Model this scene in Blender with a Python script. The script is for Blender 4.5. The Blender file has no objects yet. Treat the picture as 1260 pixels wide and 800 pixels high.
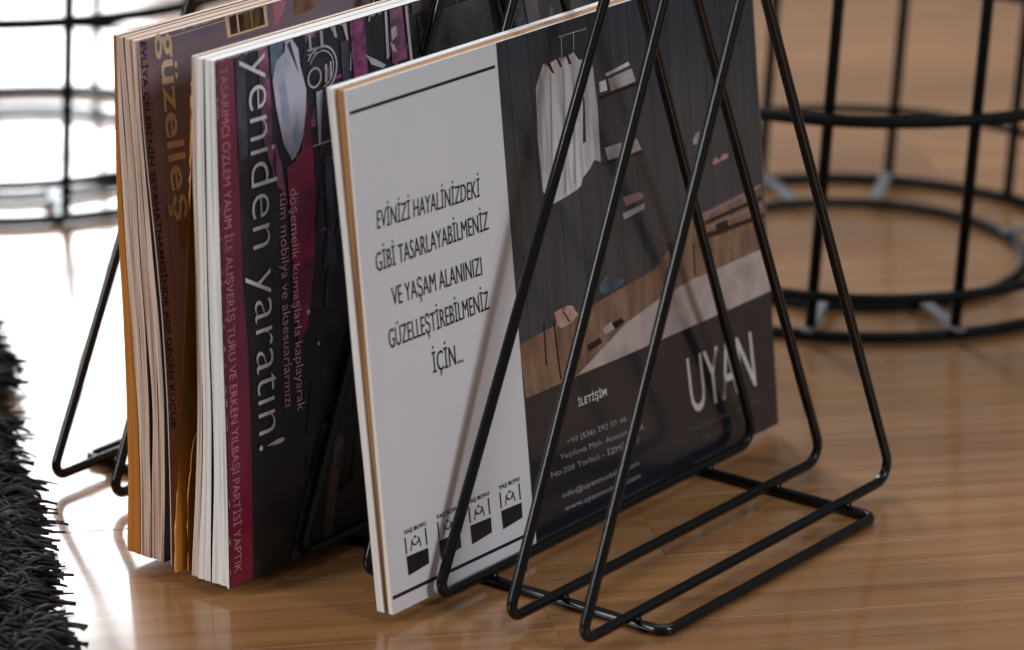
import bpy, bmesh, math, random
import numpy as np
from mathutils import Vector, Matrix, noise as mnoise
random.seed(7)
SC = bpy.context.scene
COL = SC.collection

# ------------------------------------------------------------------ camera
cam_d = bpy.data.cameras.new('camera'); cam = bpy.data.objects.new('camera', cam_d); COL.objects.link(cam)
SC.camera = cam
yaw, pit, roll = 0.91435, 0.32895, 0.00189
fw = Vector((math.cos(pit)*math.sin(yaw), math.cos(pit)*math.cos(yaw), -math.sin(pit)))
r0 = Vector((math.cos(yaw), -math.sin(yaw), 0)); u0 = r0.cross(fw)
rt = r0*math.cos(roll) + u0*math.sin(roll); up = -r0*math.sin(roll) + u0*math.cos(roll)
CAM = Vector((-1.34219, -0.89161, 0.67353))
M = Matrix(((rt.x, up.x, -fw.x, CAM.x), (rt.y, up.y, -fw.y, CAM.y), (rt.z, up.z, -fw.z, CAM.z), (0, 0, 0, 1)))
cam.matrix_world = M
cam_d.sensor_width = 36.0; cam_d.lens = 126.211
cam_d.clip_start = 0.05; cam_d.clip_end = 60
cam_d.dof.use_dof = True; cam_d.dof.focus_distance = 1.72; cam_d.dof.aperture_fstop = 6.0
SC.render.resolution_x = 1024; SC.render.resolution_y = 650

# ------------------------------------------------------------------ light
HD = Vector((math.sin(yaw), math.cos(yaw), 0)); RT = Vector((math.cos(yaw), -math.sin(yaw), 0))
w = bpy.data.worlds.new('World'); SC.world = w; w.use_nodes = True
bg = w.node_tree.nodes['Background']; bg.inputs[0].default_value = (0.98, 0.96, 1.0, 1); bg.inputs[1].default_value = 0.17
def area(name, loc, target, sx, sy, L, col):
    d = bpy.data.lights.new(name, 'AREA'); d.shape = 'RECTANGLE'; d.size = sx; d.size_y = sy
    d.energy = L*math.pi*sx*sy; d.color = col
    o = bpy.data.objects.new(name, d); COL.objects.link(o); o.location = loc
    o.rotation_euler = (Vector(target)-Vector(loc)).to_track_quat('-Z', 'Y').to_euler()
    return o
# tall window at the far left of the room, mirrored in the varnished floor
D = 5.0; zlo, zhi = 0.55, 4.2; wid = 1.2
edge = -D*math.tan(0.1055)
wc = Vector((CAM.x, CAM.y, 0)) + HD*D + RT*(edge - wid/2) + Vector((0, 0, (zlo+zhi)/2))
area('window_light', wc, wc - HD, wid, zhi-zlo, 15.5, (0.91, 0.955, 1.0))
# second, narrower window to the left of the camera
area('side_window_light', RT*(-2.3) + HD*(-1.2) + Vector((0, 0, 1.25)), (0, 0.1, 0.1), 0.5, 1.5, 22.0, (1.0, 0.98, 0.96))
# broad soft light of the room from the right, in front of the covers
area('room_light', RT*(2.0) + HD*(-1.7) + Vector((0, 0, 1.9)), (0, 0.1, 0.1), 0.75, 0.9, 20.0, (0.97, 0.98, 1.0))
# soft ceiling bounce straight above
area('ceiling_light', Vector((0.9, 0.7, 2.6)), (0.6, 0.5, 0), 2.2, 2.2, 2.0, (1.0, 0.96, 0.92))
SC.view_settings.view_transform = 'Standard'; SC.view_settings.look = 'None'
SC.view_settings.exposure = -0.13; SC.view_settings.gamma = 1
SC.cycles.caustics_reflective = False; SC.cycles.caustics_refractive = False

# ------------------------------------------------------------------ materials
def mat(name, col, rough=0.5, metal=0.0, spec=0.5, noise=None, coat=0.0, bump=None):
    """noise=(scale, other colour, contrast lo, hi[, stretch xyz]); bump=(scale, strength, distance)"""
    m = bpy.data.materials.new(name); m.use_nodes = True; nt = m.node_tree
    b = nt.nodes['Principled BSDF']
    b.inputs['Base Color'].default_value = (*col, 1); b.inputs['Roughness'].default_value = rough
    b.inputs['Metallic'].default_value = metal; b.inputs['Specular IOR Level'].default_value = spec
    b.inputs['Coat Weight'].default_value = coat; b.inputs['Coat Roughness'].default_value = 0.10
    if noise or bump:
        tc = nt.nodes.new('ShaderNodeTexCoord')
    if noise:
        n = nt.nodes.new('ShaderNodeTexNoise'); n.inputs['Scale'].default_value = noise[0]; n.inputs['Detail'].default_value = 5
        mp = nt.nodes.new('ShaderNodeMapping'); mp.inputs['Scale'].default_value = noise[4] if len(noise) > 4 else (1, 1, 1)
        nt.links.new(tc.outputs['Object'], mp.inputs[0]); nt.links.new(mp.outputs[0], n.inputs['Vector'])
        r = nt.nodes.new('ShaderNodeMapRange'); r.inputs[1].default_value = noise[2]; r.inputs[2].default_value = noise[3]
        nt.links.new(n.outputs[0], r.inputs[0])
        mx = nt.nodes.new('ShaderNodeMix'); mx.data_type = 'RGBA'
        mx.inputs[6].default_value = (*col, 1); mx.inputs[7].default_value = (*noise[1], 1)
        nt.links.new(r.outputs[0], mx.inputs[0]); nt.links.new(mx.outputs[2], b.inputs['Base Color'])
    if bump:
        n2 = nt.nodes.new('ShaderNodeTexNoise'); n2.inputs['Scale'].default_value = bump[0]; n2.inputs['Detail'].default_value = 3
        nt.links.new(tc.outputs['Object'], n2.inputs['Vector'])
        bp = nt.nodes.new('ShaderNodeBump'); bp.inputs['Strength'].default_value = bump[1]; bp.inputs['Distance'].default_value = bump[2]
        nt.links.new(n2.outputs[0], bp.inputs['Height']); nt.links.new(bp.outputs[0], b.inputs['Normal'])
    return m
G = 0.20   # gloss of printed paper
def pm(name, c, c2=None, sc=60, lo=.4, hi=.65, rough=G, st=(1, 1, 1), coat=.25):
    return mat(name, c, rough, noise=(sc, c2 or tuple(x*0.7 for x in c), lo, hi, st), bump=(18, 0.10, 0.0004), coat=coat)
MT = {
 'wire': mat('black_wire', (.0035, .004, .0045), .22, 0, .40),
 'stool_wire': mat('stool_black_wire', (.004, .0045, .005), .6, 0, .15),
 'bar_steel': mat('bar_steel', (.22, .23, .26), .45, .6),
 'ink': pm('ink', (.012, .011, .014), rough=.5),
 'dark_ink': pm('dark_ink', (.020, .013, .016)),
 'page_white': pm('page_white', (.77, .785, .84), (.70, .715, .77), 8, rough=.35),
 'grey_wall': pm('print_grey_wall', (.028, .037, .050), (.048, .059, .075), 14, .35, .7, st=(9, 1, .5), coat=.65),
 'print_wall': pm('print_wall', (.030, .031, .034)),
 'print_panel': pm('print_panel', (.011, .014, .021), (.017, .019, .027), 10, coat=.65),
 'print_tan': pm('print_tan', (.45, .29, .20), (.20, .12, .08), 45, .35, .7, st=(3, 1, .7)),
 'print_carpet': pm('print_carpet', (.52, .46, .45), (.34, .29, .29), 60, .35, .7),
 'print_shirt': pm('print_shirt', (.70, .69, .73), (.36, .35, .39), 30, .42, .72, st=(9, 1, 1)),
 'print_light': pm('print_light', (.42, .41, .44), (.28, .27, .30), 60),
 'print_grey': pm('print_grey', (.15, .145, .15)),
 'print_white': pm('print_white', (.72, .70, .71), (.62, .60, .62), 30),
 'print_red': pm('print_red', (.10, .018, .022)),
 'print_black': pm('print_black', (.007, .006, .008)),
 'print_mauve': pm('print_mauve', (.33, .21, .235), (.26, .16, .20), 40),
 'print_peach': pm('print_peach', (.55, .37, .31), (.35, .2, .17), 120),
 'print_blue': pm('print_blue', (.10, .17, .23), (.03, .05, .08), 90),
 'print_pink': pm('print_pink', (.75, .36, .42)),
 'print_rose': pm('print_rose', (.55, .22, .30)),
 'print_magenta': pm('print_magenta', (.19, .010, .034), (.13, .009, .028), 20),
 'print_and_gap_slate': pm('print_and_gap_slate', (.055, .055, .085), (.015, .013, .025), 40, .4, .6),
 'print_plum': pm('print_plum', (.27, .065, .165), (.06, .018, .05), 110, .42, .6),
 'print_feather': pm('print_feather', (.50, .48, .57), (.16, .20, .32), 45, .42, .66, st=(1.5, 1, .7)),
 'print_feather_grey': pm('print_feather_grey', (.28, .31, .42), (.45, .44, .52), 80, .4, .6),
 'print_crimson': pm('print_crimson', (.30, .012, .055), (.10, .006, .03), 50, .4, .65),
 'print_brown': pm('print_brown', (.085, .055, .05), (.03, .02, .02), 60, .4, .6),
 'print_moss': pm('print_moss', (.028, .030, .030), (.010, .011, .011), 120, .42, .6),
 'print_cream': pm('print_cream', (.78, .60, .40), (.62, .47, .31), 80),
 'print_gold': pm('print_gold', (.35, .25, .08)),
 'print_umber': pm('print_umber', (.05, .03, .018), (.16, .11, .05), 90, .45, .62, st=(2.5, 1, .4)),
 'print_tan': pm('print_tan2', (.27, .165, .11), (.14, .08, .055), 50, .38, .66, st=(3, 1, .8)),
 'cover_and_gap_dark': pm('cover_and_gap_dark', (.008, .007, .010), (.030, .020, .030), 90, .5, .75, rough=.4, coat=.08),
 'cover_mauve': pm('cover_mauve', (.27, .225, .275), (.19, .16, .205), 10, .35, .7),
 'orange_card': pm('orange_card', (.66, .30, .055), (.48, .19, .03), 18, .35, .7, rough=.45),
 'kraft': mat('kraft_paper', (.36, .19, .075), .6, noise=(50, (.22, .11, .045), .35, .7)),
}
def page_edges(name, base, dark, n_lines, contrast=.5, rough=.75, warm=None):
    """stack of paper edges: thin lines run along the block, set out across its thickness by the UV map"""
    m = bpy.data.materials.new(name); m.use_nodes = True; nt = m.node_tree; N = nt.nodes; L = nt.links
    b = N['Principled BSDF']; b.inputs['Roughness'].default_value = rough; b.inputs['Specular IOR Level'].default_value = .25
    uv = N.new('ShaderNodeUVMap'); mp = N.new('ShaderNodeMapping'); mp.inputs['Scale'].default_value = (n_lines*2.2, 3.0, 1)
    L.new(uv.outputs[0], mp.inputs[0])
    n1 = N.new('ShaderNodeTexNoise'); n1.inputs['Scale'].default_value = 1.0; n1.inputs['Detail'].default_value = 6; n1.inputs['Roughness'].default_value = .7
    L.new(mp.outputs[0], n1.inputs['Vector'])
    mp2 = N.new('ShaderNodeMapping'); mp2.inputs['Scale'].default_value = (n_lines*.28, 1.2, 1); mp2.inputs['Location'].default_value = (4.3, 2.2, 0)
    L.new(uv.outputs[0], mp2.inputs[0])
    n2 = N.new('ShaderNodeTexNoise'); n2.inputs['Scale'].default_value = 1.0; n2.inputs['Detail'].default_value = 2
    L.new(mp2.outputs[0], n2.inputs['Vector'])
    r1 = N.new('ShaderNodeMapRange'); r1.inputs[1].default_value = .42; r1.inputs[2].default_value = .66; L.new(n1.outputs[0], r1.inputs[0])
    r2 = N.new('ShaderNodeMapRange'); r2.inputs[1].default_value = .45; r2.inputs[2].default_value = .7; L.new(n2.outputs[0], r2.inputs[0])
    ml = N.new('ShaderNodeMath'); ml.operation = 'MULTIPLY'; ml.inputs[1].default_value = contrast; L.new(r1.outputs[0], ml.inputs[0])
    mx = N.new('ShaderNodeMix'); mx.data_type = 'RGBA'; mx.inputs[6].default_value = (*base, 1); mx.inputs[7].default_value = (*dark, 1); L.new(ml.outputs[0], mx.inputs[0])
    mx2 = N.new('ShaderNodeMix'); mx2.data_type = 'RGBA'; L.new(r2.outputs[0], mx2.inputs[0]); L.new(mx.outputs[2], mx2.inputs[6]); mx2.inputs[7].default_value = (*(warm or base), 1)
    L.new(mx2.outputs[2], b.inputs['Base Color'])
    bp = N.new('ShaderNodeBump'); bp.inputs['Strength'].default_value = .5; bp.inputs['Distance'].default_value = .0008
    L.new(n1.outputs[0], bp.inputs['Height']); L.new(bp.outputs[0], b.inputs['Normal'])
    return m
PE = {
 'white': page_edges('page_edges_white', (.84, .81, .79), (.58, .56, .55), 20, .4, warm=(.76, .72, .68)),
 'white2': page_edges('page_edges_cool', (.80, .80, .80), (.52, .53, .53), 16, .5, warm=(.84, .83, .82)),
 'cream': page_edges('page_edges_cream', (.72, .56, .46), (.40, .27, .20), 22, .55, warm=(.78, .65, .55)),
 'rosy': page_edges('page_edges_rosy', (.66, .47, .38), (.34, .22, .17), 18, .6, warm=(.72, .56, .46)),
 'orange': page_edges('page_edges_orange', (.46, .17, .028), (.30, .10, .014), 10, .6, warm=(.52, .20, .035)),
 'kraft': page_edges('page_edges_kraft', (.40, .21, .085), (.24, .12, .05), 10, .6, warm=(.30, .155, .06)),
}
def wood():
    m = bpy.data.materials.new('varnished_wood'); m.use_nodes = True; nt = m.node_tree; N = nt.nodes; L = nt.links
    b = N['Principled BSDF']
    tc = N.new('ShaderNodeTexCoord'); oi = N.new('ShaderNodeObjectInfo')
    sc = N.new('ShaderNodeVectorMath'); sc.operation = 'SCALE'; sc.inputs[0].default_value = (13.0, 7.0, 3.0); L.new(oi.outputs['Random'], sc.inputs['Scale'])
    ad = N.new('ShaderNodeVectorMath'); ad.operation = 'ADD'; L.new(tc.outputs['Object'], ad.inputs[0]); L.new(sc.outputs[0], ad.inputs[1])
    # growth figure: strongly stretched, warped noise
    mp = N.new('ShaderNodeMapping'); mp.inputs['Scale'].default_value = (1.5, 52, 1); L.new(ad.outputs[0], mp.inputs[0])
    n1 = N.new('ShaderNodeTexNoise'); n1.inputs['Scale'].default_value = 1.6; n1.inputs['Detail'].default_value = 5; n1.inputs['Distortion'].default_value = .5; L.new(mp.outputs[0], n1.inputs['Vector'])
    mpf = N.new('ShaderNodeMapping'); mpf.inputs['Scale'].default_value = (9, 420, 1); L.new(ad.outputs[0], mpf.inputs[0])
    n2 = N.new('ShaderNodeTexNoise'); n2.inputs['Scale'].default_value = 1.0; n2.inputs['Detail'].default_value = 4; L.new(mpf.outputs[0], n2.inputs['Vector'])
    mpw = N.new('ShaderNodeMapping'); mpw.inputs['Scale'].default_value = (.9, 7, 1); L.new(ad.outputs[0], mpw.inputs[0])
    wv = N.new('ShaderNodeTexWave'); wv.bands_direction = 'Y'; wv.inputs['Scale'].default_value = 2.6; wv.inputs['Distortion'].default_value = 6.5; wv.inputs['Detail'].default_value = 3; wv.inputs['Detail Scale'].default_value = 1.2
    L.new(mpw.outputs[0], wv.inputs['Vector'])
    cr = N.new('ShaderNodeValToRGB'); cr.color_ramp.elements[0].position = .30; cr.color_ramp.elements[0].color = (.265, .122, .044, 1)
    cr.color_ramp.elements[1].position = .70; cr.color_ramp.elements[1].color = (.395, .208, .083, 1); L.new(n1.outputs[0], cr.inputs[0])
    mx = N.new('ShaderNodeMix'); mx.data_type = 'RGBA'; mx.blend_type = 'MULTIPLY'; mx.inputs[7].default_value = (.66, .56, .48, 1)
    rr = N.new('ShaderNodeMapRange'); rr.inputs[1].default_value = .52; rr.inputs[2].default_value = .75; L.new(n2.outputs[0], rr.inputs[0])
    m5 = N.new('ShaderNodeMath'); m5.operation = 'MULTIPLY'; m5.inputs[1].default_value = .7; L.new(rr.outputs[0], m5.inputs[0])
    L.new(m5.outputs[0], mx.inputs[0]); L.new(cr.outputs[0], mx.inputs[6])
    mw = N.new('ShaderNodeMix'); mw.data_type = 'RGBA'; mw.blend_type = 'MULTIPLY'; mw.inputs[7].default_value = (.74, .66, .58, 1)
    rw = N.new('ShaderNodeMapRange'); rw.inputs[1].default_value = .55; rw.inputs[2].default_value = 1.0; rw.inputs[4].default_value = .3; L.new(wv.outputs[0], rw.inputs[0])
    L.new(rw.outputs[0], mw.inputs[0]); L.new(mx.outputs[2], mw.inputs[6])
    hv = N.new('ShaderNodeHueSaturation'); rv = N.new('ShaderNodeMapRange'); rv.inputs[3].default_value = .86; rv.inputs[4].default_value = 1.12
    L.new(oi.outputs['Random'], rv.inputs[0]); L.new(rv.outputs[0], hv.inputs['Value']); L.new(mw.outputs[2], hv.inputs['Color'])
    L.new(hv.outputs[0], b.inputs['Base Color'])
    b.inputs['Roughness'].default_value = .38; b.inputs['Coat Weight'].default_value = .95; b.inputs['Coat Roughness'].default_value = .12
    b.inputs['Coat IOR'].default_value = 1.5; b.inputs['Specular IOR Level'].default_value = .4
    nr = N.new('ShaderNodeTexNoise'); nr.inputs['Scale'].default_value = 14; nr.inputs['Detail'].default_value = 6; L.new(tc.outputs['Object'], nr.inputs['Vector'])
    rq = N.new('ShaderNodeMapRange'); rq.inputs[1].default_value = .35; rq.inputs[2].default_value = .7; rq.inputs[3].default_value = .085; rq.inputs[4].default_value = .17
    L.new(nr.outputs[0], rq.inputs[0]); L.new(rq.outputs[0], b.inputs['Coat Roughness'])
    bp = N.new('ShaderNodeBump'); bp.inputs['Strength'].default_value = .12; bp.inputs['Distance'].default_value = .0004; L.new(n2.outputs[0], bp.inputs['Height'])
    L.new(bp.outputs[0], b.inputs['Normal'])
    return m
_b = [n for n in MT['page_white'].node_tree.nodes if n.type == 'BUMP'][0]; _b.inputs['Strength'].default_value = .35; _b.inputs['Distance'].default_value = .002
WOOD = wood()
SUB = mat('joint_filler', (.05, .028, .014), .7)

# ------------------------------------------------------------------ helpers
def link(name, me, mats, parent=None, smooth=False):
    o = bpy.data.objects.new(name, me); COL.objects.link(o)
    for m in (mats if isinstance(mats, (list, tuple)) else [mats]): me.materials.append(m)
    if parent: o.parent = parent
    if smooth: me.polygons.foreach_set('use_smooth', [True]*len(me.polygons))
    return o
def thing(name, label, cat, loc=(0, 0, 0), group=None):
    o = bpy.data.objects.new(name, None); COL.objects.link(o); o.location = loc
    o.empty_display_size = .02; o['label'] = label; o['category'] = cat
    if group: o['group'] = group
    return o
def fillet(pts, r, closed=False, n=7):
    """polyline with rounded corners"""
    P = [Vector(p) for p in pts]; out = []; m = len(P)
    for i in range(m):
        if not closed and i in (0, m-1): out.append(P[i]); continue
        a, b, c = P[i-1], P[i], P[(i+1) % m]
        u = (a-b).normalized(); v = (c-b).normalized(); ang = u.angle(v)
        if ang > 3.1: out.append(b); continue
        rr = r[i] if isinstance(r, (list, tuple)) else r
        t = min(rr/math.tan(ang/2), (a-b).length*.45, (c-b).length*.45); rr = t*math.tan(ang/2)
        ctr = b + (u+v).normalized()*(rr/math.sin(ang/2)); s = b+u*t-ctr; e = b+v*t-ctr
        tot = s.angle(e); ax = s.cross(e).normalized()
        for k in range(n+1): out.append(ctr + Matrix.Rotation(tot*k/n, 3, ax) @ s)
    return out
def tube(bm, pts, r, closed=False, seg=12, cap=True):
    P = [Vector(p) for p in pts]; m = len(P)
    def tan(i):
        a = P[i-1] if (i > 0 or closed) else P[i]; b = P[(i+1) % m] if (i < m-1 or closed) else P[i]
        return (b-a).normalized()
    T = [tan(i) for i in range(m)]
    nrm = T[0].orthogonal().normalized(); rings = []
    for i in range(m):
        if i:
            ax = T[i-1].cross(T[i])
            if ax.length > 1e-9: nrm = Matrix.Rotation(T[i-1].angle(T[i]), 3, ax.normalized()) @ nrm
        nrm = (nrm - T[i]*nrm.dot(T[i])).normalized(); bn = T[i].cross(nrm)
        rings.append([bm.verts.new(P[i] + (nrm*math.cos(2*math.pi*k/seg) + bn*math.sin(2*math.pi*k/seg))*r) for k in range(seg)])
    off = 0
    if closed:
        d = [(rings[0][k].co-rings[-1][0].co).length for k in range(seg)]; off = d.index(min(d))
    for i in range(m if closed else m-1):
        A = rings[i]; B = rings[(i+1) % m]; o = off if (closed and i == m-1) else 0
        for k in range(seg): bm.faces.new((A[k], A[(k+1) % seg], B[(k+1+o) % seg], B[(k+o) % seg]))
    if not closed and cap: bm.faces.new(rings[0][::-1]); bm.faces.new(rings[-1])
def mesh(bm, name):
    bmesh.ops.recalc_face_normals(bm, faces=bm.faces)
    me = bpy.data.meshes.new(name); bm.to_mesh(me); bm.free(); return me

# ------------------------------------------------------------------ floor
sub = bmesh.new(); bmesh.ops.create_grid(sub, x_segments=1, y_segments=1, size=6)
o = link('floor', mesh(sub, 'floor'), SUB); o.location = (0.5, 0.5, -0.0045); o['kind'] = 'structure'
floor = o
PD = Vector((.735, -.678, 0)); PN = Vector((.678, .735, 0)); PW = .0782
def plank_mesh(lx, name):
    bm = bmesh.new(); g = .00010; h = .0045; c = .00018
    x0, x1, y0, y1 = g, lx-g, g, PW-g
    lo = [bm.verts.new(v) for v in ((x0, y0, -h), (x1, y0, -h), (x1, y1, -h), (x0, y1, -h))]
    mi = [bm.verts.new(v) for v in ((x0, y0, -c*.5), (x1, y0, -c*.5), (x1, y1, -c*.5), (x0, y1, -c*.5))]
    e = .00002
    hi = [bm.verts.new(v) for v in ((x0+e, y0+c, 0), (x1-e, y0+c, 0), (x1-e, y1-c, 0), (x0+e, y1-c, 0))]
    for A, B in ((lo, mi), (mi, hi)):
        for k in range(4): bm.faces.new((A[k], A[(k+1) % 4], B[(k+1) % 4], B[k]))
    bm.faces.new(hi)
    me = mesh(bm, name); me.materials.append(WOOD); return me
LEN = [.42, .58]
PM = [plank_mesh(l, 'plank') for l in LEN]
ang = math.atan2(PD.y, PD.x)
n0 = -.0555 - PW*3; joints = {3: .126-.58+.0}
for r in range(24):
    s = -0.75 + random.uniform(0, .4)
    if r == 2: s = -.103-.58
    if r == 4: s = .126-.58*1
    while s < 1.2:
        i = random.randint(0, 1)
        P = PD*s + PN*(n0+PW*r)
        b = bpy.data.objects.new('plank', PM[i]); COL.objects.link(b); b.parent = floor
        b.matrix_parent_inverse = Matrix.Identity(4)
        b.location = P - Vector(floor.location) + Vector((0, 0, random.uniform(-.00008, .00008)))
        b.rotation_euler = (random.uniform(-.0006, .0006), random.uniform(-.0003, .0003), ang)
        s += LEN[i]

# ------------------------------------------------------------------ wire rack
S = .042; HW = .1332; ZT = .0078; WR = .00262
rack = thing('magazine_rack', 'black wire magazine rack of nine tall triangular loops standing on the wood floor', 'magazine rack')
apex = {0: (-.0055, .3075), 1: (-.0036, .3072), 2: (.0105, .3019), 3: (.0016, .3096), 4: (-.001, .3153), 8: (.0086, .2933)}
for k in range(9):
    ax, az = apex.get(k, (0.001, .306)); Y = k*S + (.0025 if k == 3 else 0)
    bm = bmesh.new()
    tube(bm, fillet([(-HW, Y, ZT), (ax, Y, az), (HW, Y, ZT)], [.006, .007, .009], True), WR, closed=True, seg=14)
    link('wire_loop', mesh(bm, 'wire_loop'), MT['wire'], rack, True)
bm = bmesh.new(); a = HW-.0428; e = .0168
tube(bm, fillet([(-a, -e, .0027), (a, -e, .0027), (a, 8*S+e, .0027), (-a, 8*S+e, .0027)], .006, True), WR, closed=True)
link('base_frame', mesh(bm, 'base_frame'), MT['wire'], rack, True)
bm = bmesh.new(); bmesh.ops.create_icosphere(bm, subdivisions=1, radius=.0031, matrix=Matrix.Diagonal((1.1, 1.1, .7, 1)))
bead = mesh(bm, 'weld_bead'); bead.materials.append(MT['wire']); bead.polygons.foreach_set('use_smooth', [True]*len(bead.polygons))
for sx in (-a, a):
    for k in range(9):
        o = bpy.data.objects.new('weld_bead', bead); COL.objects.link(o); o.parent = rack
        o.location = (sx, k*S + (.0025 if k == 3 else 0), .0053)

# ------------------------------------------------------------------ magazines
def smooth_prof(rows):
    a = np.array(rows)[::-1]
    def f(z):
        zs = [z-.012, z-.006, z, z+.006, z+.012]
        return float(np.mean(np.interp(zs, a[:, 1], a[:, 0])))
    return f
DZ = .006
def levels(z0, z1):
    n = max(2, round((z1-z0)/DZ)); return [z0+(z1-z0)*i/n for i in range(n+1)]
def slab(name, fb, ff, xl, xr, z0, z1, mats, parent, gap=0.0, wob=0.0, tcut=0.0, nx=1, seed=0):
    """sheet stack between the back profile fb and the front profile ff, from x=xl to x=xr; UV.x runs across the thickness on every face"""
    bm = bmesh.new(); uvl = bm.loops.layers.uv.new('UVMap'); zs = levels(z0, z1)
    NT = 6; cols = []
    for z in zs:
        row = []
        for t in range(NT+1):
            k = t/NT; y = fb(z)*(1-k)+ff(z)*k
            y += (gap if t == 0 else -gap if t == NT else 0)*-1 if False else 0
            dx = wob*mnoise.noise(Vector((k*9+seed, z*14, seed*3.1)))
            row.append((y, dx, k))
        cols.append(row)
    def vgrid(x, wobble):
        return [[(bm.verts.new((x+(dx if wobble else 0), y, z)), k) for (y, dx, k) in row] for z, row in zip(zs, cols)]
    Lg = vgrid(xl, True); Rg = vgrid(xr, False)
    def quad(vs, uvs, mi):
        f = bm.faces.new([v for v in vs]); f.material_index = mi
        for l, uv in zip(f.loops, uvs): l[uvl].uv = uv
    H = len(zs)
    for g, flip in ((Lg, False), (Rg, True)):
        for i in range(H-1):
            for t in range(NT):
                q = [g[i][t], g[i][t+1], g[i+1][t+1], g[i+1][t]]
                uv = [(q[0][1]+seed, zs[i]), (q[1][1]+seed, zs[i]), (q[2][1]+seed, zs[i+1]), (q[3][1]+seed, zs[i+1])]
                quad([x[0] for x in q], uv, 0)
    for i in range(H-1):
        for t in (0, NT):
            quad([Lg[i][t][0], Rg[i][t][0], Rg[i+1][t][0], Lg[i+1][t][0]], [(t/NT, 0)]*4, 1 if t == NT else 2)
    for i in (0, H-1):
        for t in range(NT):
            quad([Lg[i][t][0], Lg[i][t+1][0], Rg[i][t+1][0], Rg[i][t][0]],
                 [(t/NT+seed, 0), ((t+1)/NT+seed, 0), ((t+1)/NT+seed, xr-xl), (t/NT+seed, xr-xl)], 0)
    return link(name, mesh(bm, name), mats, parent)
def print_poly(bm, pts, f, lift, mi):
    vs = [bm.verts.new((x, 0, z)) for x, z in pts]
    try: fc = bm.faces.new(vs)
    except ValueError: return
    fc.material_index = mi
def press(bm, f, lift_of, z0, z1):
    """cut flat print at the levels of the cover's own bends and lay it on the cover"""
    bmesh.ops.triangulate(bm, faces=bm.faces)
    for z in levels(z0, z1):
        g = list(bm.verts)+list(bm.edges)+list(bm.faces)
        bmesh.ops.bisect_plane(bm, geom=g, plane_co=(0, 0, z), plane_no=(0, 0, 1))
def lay(bm, f, lifts, z0, z1):
    zs = levels(z0, z1); ys = [f(z) for z in zs]
    for v in bm.verts:
        l = lifts(v); v.co.y = float(np.interp(v.co.z, zs, ys)) - l
def artwork(name, prints, f, z0, z1, parent, bounds):
    names = []; bm = bmesh.new(); lay_id = bm.verts.layers.float.new('lift')
    for i, (m, n, mk, pts) in enumerate(prints):
        if mk not in names: names.append(mk)
        p2 = [(min(max(x, bounds[0]), bounds[1]), min(max(z, bounds[2]), bounds[3])) for x, z in pts]
        vs = []
        for x, z in p2:
            v = bm.verts.new((x, 0, z)); v[lay_id] = .00005 + .0000016*i; vs.append(v)
        try: fc = bm.faces.new(vs); fc.material_index = names.index(mk)
        except ValueError: pass
    press(bm, f, None, z0, z1)
    lay(bm, f, lambda v: v[lay_id] or .0001, z0, z1)
    for fc in bm.faces:
        fc.normal_update()
        if fc.normal.y > 0: fc.normal_flip()
    me = bpy.data.meshes.new(name); bm.to_mesh(me); bm.free()
    return link(name, me, [MT[k] for k in names], parent)
def text_mesh(body, bold):
    cu = bpy.data.curves.new('t', 'FONT'); cu.body = body; cu.size = 1; cu.offset = bold; cu.resolution_u = 3
    o = bpy.data.objects.new('t', cu); COL.objects.link(o)
    dg = bpy.context.evaluated_depsgraph_get(); dg.update()
    me = bpy.data.meshes.new_from_object(o.evaluated_get(dg)); bpy.data.objects.remove(o); return me
CAP = .729
def text(name, body, A, B, C_, mk, f, z0, z1, parent, lift=.0014, bold=0.0, cap=None):
    me = text_mesh(body, bold)
    bm = bmesh.new(); bm.from_mesh(me); xs = [v.co.x for v in bm.verts]
    x0, x1 = min(xs), max(xs); A = Vector(A); e1 = (Vector(B)-A)/(x1-x0); e2 = (Vector(C_)-A)/(cap or CAP)
    for v in bm.verts:
        q = A + e1*(v.co.x-x0) + e2*v.co.y; v.co = (q.x, 0, q.y)
    press(bm, f, None, z0, z1); lay(bm, f, lambda v: lift, z0, z1)
    for fc in bm.faces:
        fc.normal_update()
        if fc.normal.y > 0: fc.normal_flip()
    m2 = bpy.data.meshes.new(name); bm.to_mesh(m2); bm.free()
    return link(name, m2, MT[mk], parent)

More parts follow.
